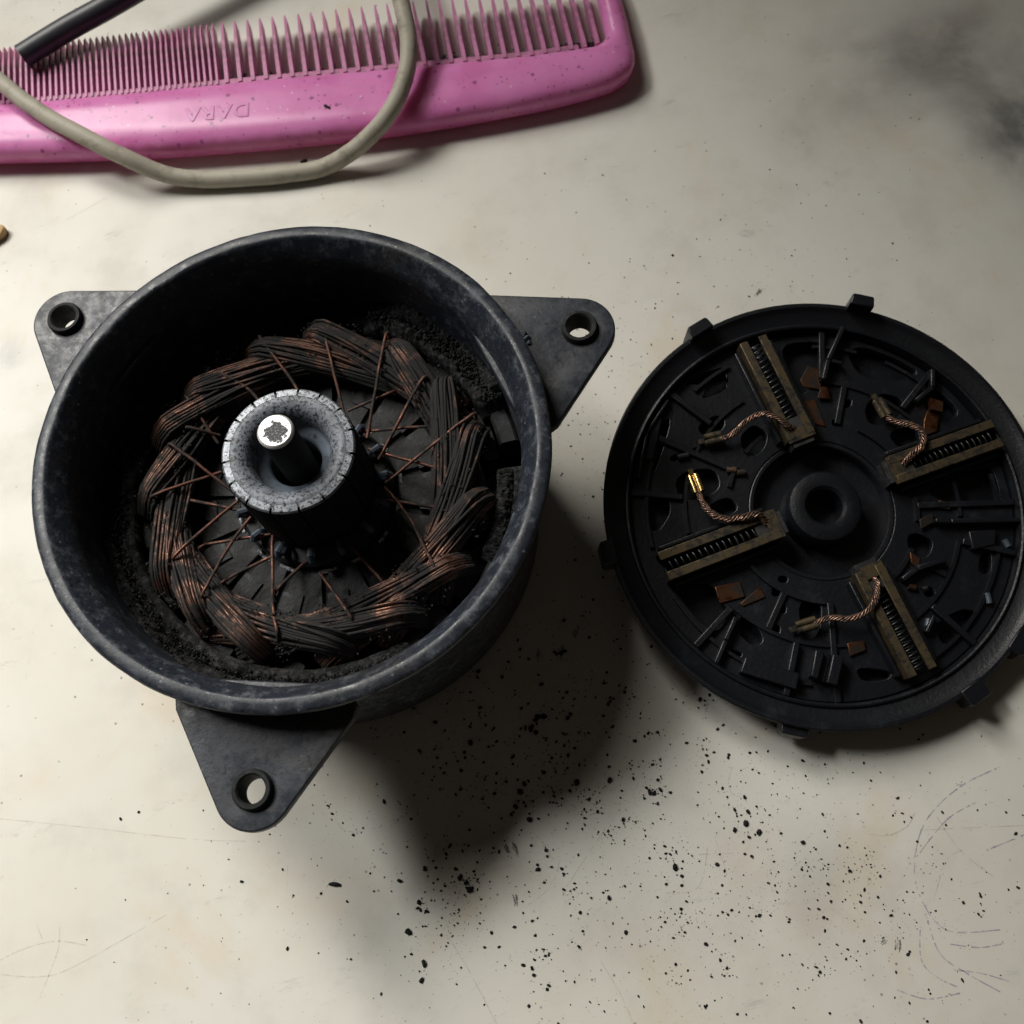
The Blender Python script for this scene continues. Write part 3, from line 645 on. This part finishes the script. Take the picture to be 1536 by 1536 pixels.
for poly, z in (([(4, 32.7), (7, 36), (10.0, 33.9), (8.3, 29.1), (4.3, 30.8)], -3.0), ([(6.6, 27.1), (8.2, 29.8), (10.1, 29.2), (9.6, 26.1)], -2.4), ([(2.4, 27), (6.3, 27.3), (6.9, 19.7), (3.8, 21.3)], -3.2),
                ([(30.1, 16.1), (31.8, 18.6), (34.3, 17), (32.4, 12.8), (28.9, 12.4)], -2.6), ([(-29.7, -12.8), (-23.6, -12.8), (-23.4, -16.6), (-29.5, -16.9)], -3.1), ([(-25, -17.8), (-19.4, -15), (-18.6, -17.6), (-24.5, -18.7)], -3.2),
                ([(-3.6, -31.8), (.4, -32.0), (.2, -34.3), (-3.8, -34.9)], -2.8), ([(21.4, -7.3), (25, -6.4), (24.5, -8.8), (21, -9.7)], -2.4), ([(27.6, -3.6), (31, -5.2), (29.4, -6.5), (26.9, -5.5)], -2.8), ([(16.9, -14.2), (18.9, -16.3), (17.7, -18.9), (16.4, -16.8)], -2.6)):
    o = MB().prism(poly, z-.5, z).build('copper_strip', COPPER, lid)
    bv = o.modifiers.new('bevel', 'BEVEL'); bv.width = .2*MM; bv.segments = 2
MB().prism([(32.0, 18.2), (34.4, 16.9), (35.4, 19.3), (32.7, 21.0)], -2.9, -.9).build('copper_strip', COPPER, lid)
for (a, b), m_ in ((((14.1, -22.1), (15.6, -22.8)), COPPER), (((-19.6, 14.1), (-17.5, 13.6)), BRAID), (((-30.3, 19.5), (-27.6, 19.6)), SPRING), (((39.5, -16.1), (39.9, -17.9)), STEEL), (((31.4, -27.4), (31.2, -29.8)), STEEL), (((15.6, -32), (16.4, -30.4)), STEEL), (((-15.6, 12.5), (-17.4, 12.9)), BRASS), (((18.2, -23.4), (17, -23.6)), SPRING)):
    MB().tube([(*a, -2.9), (*b, -2.9)], .75, 10).build('contact_pin', m_, lid, ang=40)

# ------------------------------------------------------------------ comb
comb = empty('comb', (-30, 225, 0), 'pink speckled plastic hair comb with fine and coarse teeth', 'comb')
CO = Vector((-30, 225))
lo = [(-170, 246.5), (-136.1, 236.9), (-124.2, 234), (-85, 224.9), (-46.3, 217.9), (-7.9, 212.8), (30.7, 210.7), (50.4, 211.3), (57.6, 213), (61.4, 216.4), (62.7, 221)]
up = [(56, 228.5), (54.4, 226.6), (51.8, 225.8), (34.1, 227.4), (-4.5, 233.5), (-43.5, 239.9), (-83.3, 245.8), (-123.5, 252.4), (-170, 261)]
lo_s = [(p.x, p.y) for p in smooth_path([(x, y, 0) for x, y in lo], 5)]
outl = lo_s+[(63.6, 232), (63.9, 245), (63.2, 258), (61, 262), (58.6, 261), (57.6, 256), (57.0, 244)]+up
def domed(name, outline, m, parent, ze, zt, zb, wt, wb, step=1.3):
    from mathutils.geometry import delaunay_2d_cdt
    B = []
    for (x0, y0), (x1, y1) in zip(outline, outline[1:]+outline[:1]):
        n = max(1, int(math.hypot(x1-x0, y1-y0)/step))
        B += [Vector((x0+(x1-x0)*k/n, y0+(y1-y0)*k/n)) for k in range(n)]
    nb = len(B); E = [(B[i], B[(i+1) % nb]) for i in range(nb)]
    def dist(p):
        best = 1e9
        for a, b in E:
            ab = b-a; t = max(0, min(1, (p-a).dot(ab)/max(ab.length_squared, 1e-9))); d = (p-a-ab*t).length_squared
            if d < best: best = d
        return math.sqrt(best)
    def inside(p):
        c = False
        for a, b in E:
            if (a.y > p.y) != (b.y > p.y) and p.x < (b.x-a.x)*(p.y-a.y)/(b.y-a.y)+a.x: c = not c
        return c
    xs = [b.x for b in B]; ys = [b.y for b in B]; pts = list(B); y = min(ys); row = 0
    while y < max(ys):
        x = min(xs)+(row % 2)*.8
        while x < max(xs):
            p = Vector((x, y))
            if inside(p) and dist(p) > .45: pts.append(p)
            x += 1.7
        y += 1.1; row += 1
    V, _, F, *_r = delaunay_2d_cdt(pts, [(i, (i+1) % nb) for i in range(nb)], [], 1, 1e-5)
    D = [dist(v) if k >= 0 else 0 for k, v in enumerate(V)]
    def prof(d, w): q = min(1, d/w); return math.sqrt(max(0, 1-(1-q)**2))
    n = len(V); bset = [d < 1e-4 for d in D]
    vs = [(v.x, v.y, ze+(zt-ze)*prof(d, wt)) for v, d in zip(V, D)]; idx = list(range(n))
    for i in range(n):
        if not bset[i]: idx[i] = len(vs); vs.append((V[i].x, V[i].y, ze+(zb-ze)*prof(D[i], wb)))
    fs = [tuple(f) for f in F]+[tuple(idx[i] for i in reversed(f)) for f in F]
    return MB().add(vs, fs).build(name, m, parent, ang=80)
domed('comb_spine', [(x-CO.x, y-CO.y) for x, y in outl], PINK, comb, 6.4, 9.8, .4, 7.5, 3.0)
def interp(tab, x):
    for (x0, y0), (x1, y1) in zip(tab, tab[1:]):
        if x0 <= x <= x1: return y0+(y1-y0)*(x-x0)/(x1-x0)
    return tab[-1][1]
upt = sorted(up)
web = [(x, interp(upt, x)-2) for x in range(-168, 54, 6)]+[(x, interp(upt, x)+2.6) for x in range(48, -169, -6)]
plate('tooth_root', [[(x-CO.x, y-CO.y) for x, y in web]], 3.6, 6.4, .5, TEETH, comb, 2)
def tooth_mesh(w, ln, nm):
    st = [(-1.5, w), (2, w), (ln*.6, w*.85), (ln*.93, w*.55), (ln, w*.22)]; vs = []; fs = []
    for y, ww in st:
        zz = .35+.65*min(1, ww/w*1.15)
        vs += [(-ww/2, y, 4.6-2.7*zz), (ww/2, y, 4.6-2.7*zz), (ww*.38, y, 4.6+2.2*zz), (-ww*.38, y, 4.6+2.2*zz)]
    for i in range(len(st)-1):
        for k in range(4): fs.append((i*4+k, i*4+(k+1) % 4, i*4+4+(k+1) % 4, i*4+4+k))
    fs += [(3, 2, 1, 0), tuple(len(st)*4-4+k for k in range(4))]
    return MB().add(vs, fs).mesh(nm, TEETH, True, 40)
fine_me = tooth_mesh(.92, 21.6, 'fine_tooth'); coarse_me = tooth_mesh(1.55, 24.0, 'coarse_tooth')
def put_tooth(me, name, x, ln0):
    y = interp(upt, x)+2.2; tip = 275.7+(256.3-275.7)*(x+123)/143
    o = link(name, me, comb); o.location = ((x-CO.x)*MM, (y-CO.y)*MM, 0); o.scale = (1, (tip-y)/ln0, 1)
    o.rotation_euler = (0, 0, -.03+random.uniform(-.008, .008))
x = -150
while x < -56: put_tooth(fine_me, 'fine_tooth', x, 21.6); x += 1.78
x = -54.6
while x < 55: put_tooth(coarse_me, 'coarse_tooth', x, 24.0); x += 3.86
GRIME = mat_plain('brown_comb_grime', (.035, .026, .022), (.09, .06, .055), .9, 500)
gr = MB()
for _ in range(1500):
    x = random.uniform(-54, 54) if random.random() < .75 else random.uniform(-140, -55)
    y = interp(upt, x)+2.6+abs(random.gauss(0, 1.0 if x > -54 else .6))
    gr.lump((x-CO.x, y-CO.y, random.uniform(2.6, 4.8)), random.uniform(.25, .65), .8)
tag(gr.build('root_grime', GRIME, comb, ang=80), 'dark fluffy dirt packed between the tooth roots', kind='stuff')
fc = bpy.data.curves.new('letters', 'FONT'); fc.body = 'DARA'; fc.size = 6.6*MM; fc.extrude = .06*MM; fc.bevel_depth = .2*MM; fc.align_x = 'CENTER'; fc.align_y = 'CENTER'; fc.space_character = 1.12
t = bpy.data.objects.new('t', fc); C.objects.link(t); bpy.context.view_layer.update()
me = bpy.data.meshes.new_from_object(t.evaluated_get(bpy.context.evaluated_depsgraph_get())); bpy.data.objects.remove(t)
me.materials.clear(); me.materials.append(PINK)
o = link('embossed_lettering', me, comb); o.location = ((-57.8-CO.x)*MM, (229.6-CO.y)*MM, 9.72*MM); o.rotation_euler = (0, 0, PI-.155)
o['label'] = 'raised lettering on the spine, upside down in the picture'

# ------------------------------------------------------------------ cables
cp = [(-134.9, 277.3, 16), (-118.7, 253.8, 14), (-107, 239.2, 13.4), (-95.6, 228.4, 12.4), (-86.2, 221.2, 9.6), (-76.6, 216.6, 4.6), (-65.5, 212.9, 2.7), (-53.7, 210.7, 2.65), (-42.2, 208.8, 2.65), (-30.8, 208.2, 3.0), (-19.4, 209.3, 7.6), (-9.6, 213.6, 12.4), (-2.9, 222.5, 15), (0, 233.2, 17), (.4, 247, 18), (-1.7, 271, 18), (-8, 300, 14)]
P = smooth_path(cp, 10)
P = [(p.x+.25*fbm(i*.09, 0, 1), p.y+.25*fbm(i*.09, 3, 1), p.z) for i, p in enumerate(P)]
rr = [2.46+.06*fbm(i*.3, 1, 1) for i in range(len(P))]
cb = MB().tube(P, rr, 20)
o = cb.build('grey_cable', GREY, None, ang=60); tag(o, 'dirty grey round cable looping across the pink comb', 'cable')
sl = smooth_path([(-113.6, 265.5, 10), (-105.6, 268.8, 10.5), (-96.8, 271.6, 11.5), (-83.7, 275, 13), (-55.6, 286, 14), (-20, 300, 14)], 8)
s_ = MB().tube(sl, 3.45, 28, caps=False); s_.tube(sl, 2.7, 24, caps=False)
e0 = len(s_.v)//2
n1 = len(sl)*28; s_.f += [(k, (k+1) % 28, n1+((k+1)*24//28) % 24, n1+(k*24//28) % 24) for k in range(28)]
o = s_.build('cable_sleeve', BLACKP, None, ang=60); tag(o, 'black rubber sleeve with a cut open end above the fine comb teeth', 'cable sleeve')

# ------------------------------------------------------------------ small bits
q = MB(); q.prism([(-134, 206.4), (-126.2, 210.2), (-125.0, 212.4), (-126.2, 213.8), (-134, 211)], .0, 2.4)
o = q.build('wood_chip', TAN); tag(o, 'small tan chip at the left edge of the table', 'wood chip')
bv = o.modifiers.new('bevel', 'BEVEL'); bv.width = .5*MM; bv.segments = 2
big = [(-57.9, 15.2, .8), (-29.2, 11.1, .9), (-28, 9.4, .8), (-27.5, 7.9, 1.0), (-29.7, 12.7, .7), (-17.2, 47.2, .9), (-21.5, 39.9, .9), (-15.1, 38.8, .5), (2.5, 40.5, .8), (1.3, 25.9, .95), (-5.5, 29.4, .75), (-14.8, 22, .8), (9.4, 15.7, .6), (-36.8, 14.5, .75), (-42.7, 13.2, .7), (-34.1, 14.1, .5),
 (-4.6, -1.9, .6), (-10.8, 5.9, .6), (-19, -9.5, .55), (-17.3, -10.7, .55), (-14.3, -14.7, .5), (-17.2, -12.1, .5), (-19.7, -18.1, .55), (17.3, -25.5, .6), (4.3, -7.6, .6), (-6.3, -8.5, .5), (2.4, .1, .65), (20.9, -13.4, .55), (13.7, -16, .5), (34.4, 12.5, .65), (37.2, 11.4, .65), (33.5, 8.2, .7), (47.4, 2.8, .65), (35.6, 2.1, .5),
 (55.5, -5.1, .6), (49.9, -10.6, .55), (6.5, 64, .6), (-78.5, 20.4, .5), (-105.5, 40.2, .45), (-101, 40.8, .4), (58, 156.8, .5), (6.4, 1.6, .5), (16.4, 32.4, .6), (35.7, 30.7, .5), (37.4, 14.8, .55), (-24.5, 34, .6), (-8, 45, .6), (10, 44, .55), (-2, 50, .7), (14, 24, .5)]
cm = []
for k in range(6):
    l = MB()
    for j in range(random.choice((1, 2, 2, 3))): l.lump((random.uniform(-.45, .45), random.uniform(-.45, .45), 0), random.uniform(.7, 1.05), .75)
    cm.append(l.mesh('carbon_crumb', SOOT, True, 60))
for i, (x, y, r) in enumerate(big):
    o = link('carbon_crumb', cm[i % 6]); o.location = (x*MM, y*MM, .02*MM); o.scale = (r*.82,)*3; o.rotation_euler = (0, 0, random.uniform(0, 6))
    if i == 0: o.scale = (1.5, .6, .7); o.rotation_euler = (0, 0, .25-.4)
    tag(o, 'elongated black carbon chip left of the shadow, below the lug', 'crumb') if i == 0 else tag(o, 'tiny black carbon crumb lying on the off-white table', 'crumb', 'carbon crumbs scattered on the table')
o = link('carbon_flake', cm[1]); o.location = (-26.5*MM, 222.8*MM, 9.75*MM); o.scale = (.65, 1.3, .4); o.rotation_euler = (0, 0, .6)
tag(o, 'dark flake lying on the spine of the pink comb', 'crumb')
o = link('carbon_flake', cm[2]); o.location = (-37.3*MM, 214.2*MM, .02*MM); o.scale = (1.2, .8, .6)
tag(o, 'dark flake on the table in the shadow of the comb', 'crumb')
dust = MB()
def spray(n, cx, cy, sx, sy, r0, r1):
    for _ in range(n):
        x, y = random.gauss(cx, sx), random.gauss(cy, sy)
        if y < -45 or abs(x) > 135: continue
        r = r0*(r1/r0)**(random.random()**2.2)
        dust.lump((x, y, .01), r, .6)
spray(1100, 0, 26, 28, 20, .05, .42)
spray(2500, 5, 15, 45, 40, .03, .10)
spray(600, 22, 0, 34, 20, .05, .34)
spray(560, 47, -10, 24, 18, .05, .40)
spray(260, -10, 42, 16, 14, .10, .5)
spray(800, 20, 95, 14, 28, .05, .26)
spray(420, 62, 138, 34, 16, .05, .26)
spray(300, -60, 25, 26, 22, .05, .22)
spray(200, -20, 60, 90, 90, .05, .16)
spray(160, -31, 5, 3.5, 5, .06, .3)
for _ in range(95):
    cx, cy = random.gauss(0, 24), random.gauss(22, 22); sg = random.uniform(.6, 2.6)
    spray(random.randint(4, 22), cx, cy, sg, sg*random.uniform(.4, 1.4), .05, random.choice((.3, .45, .8)))
for _ in range(40):
    cx, cy = random.gauss(48, 18), random.gauss(-12, 12); sg = random.uniform(.6, 2.4)
    spray(random.randint(4, 16), cx, cy, sg, sg*random.uniform(.4, 1.4), .05, random.choice((.25, .4, .5)))
spray(150, 120, 120, 30, 50, .05, .2)
o = dust.build('carbon_dust', SOOT, None, ang=80); tag(o, 'fine black carbon dust sprinkled over the table around the motor', 'carbon dust', None, 'stuff')
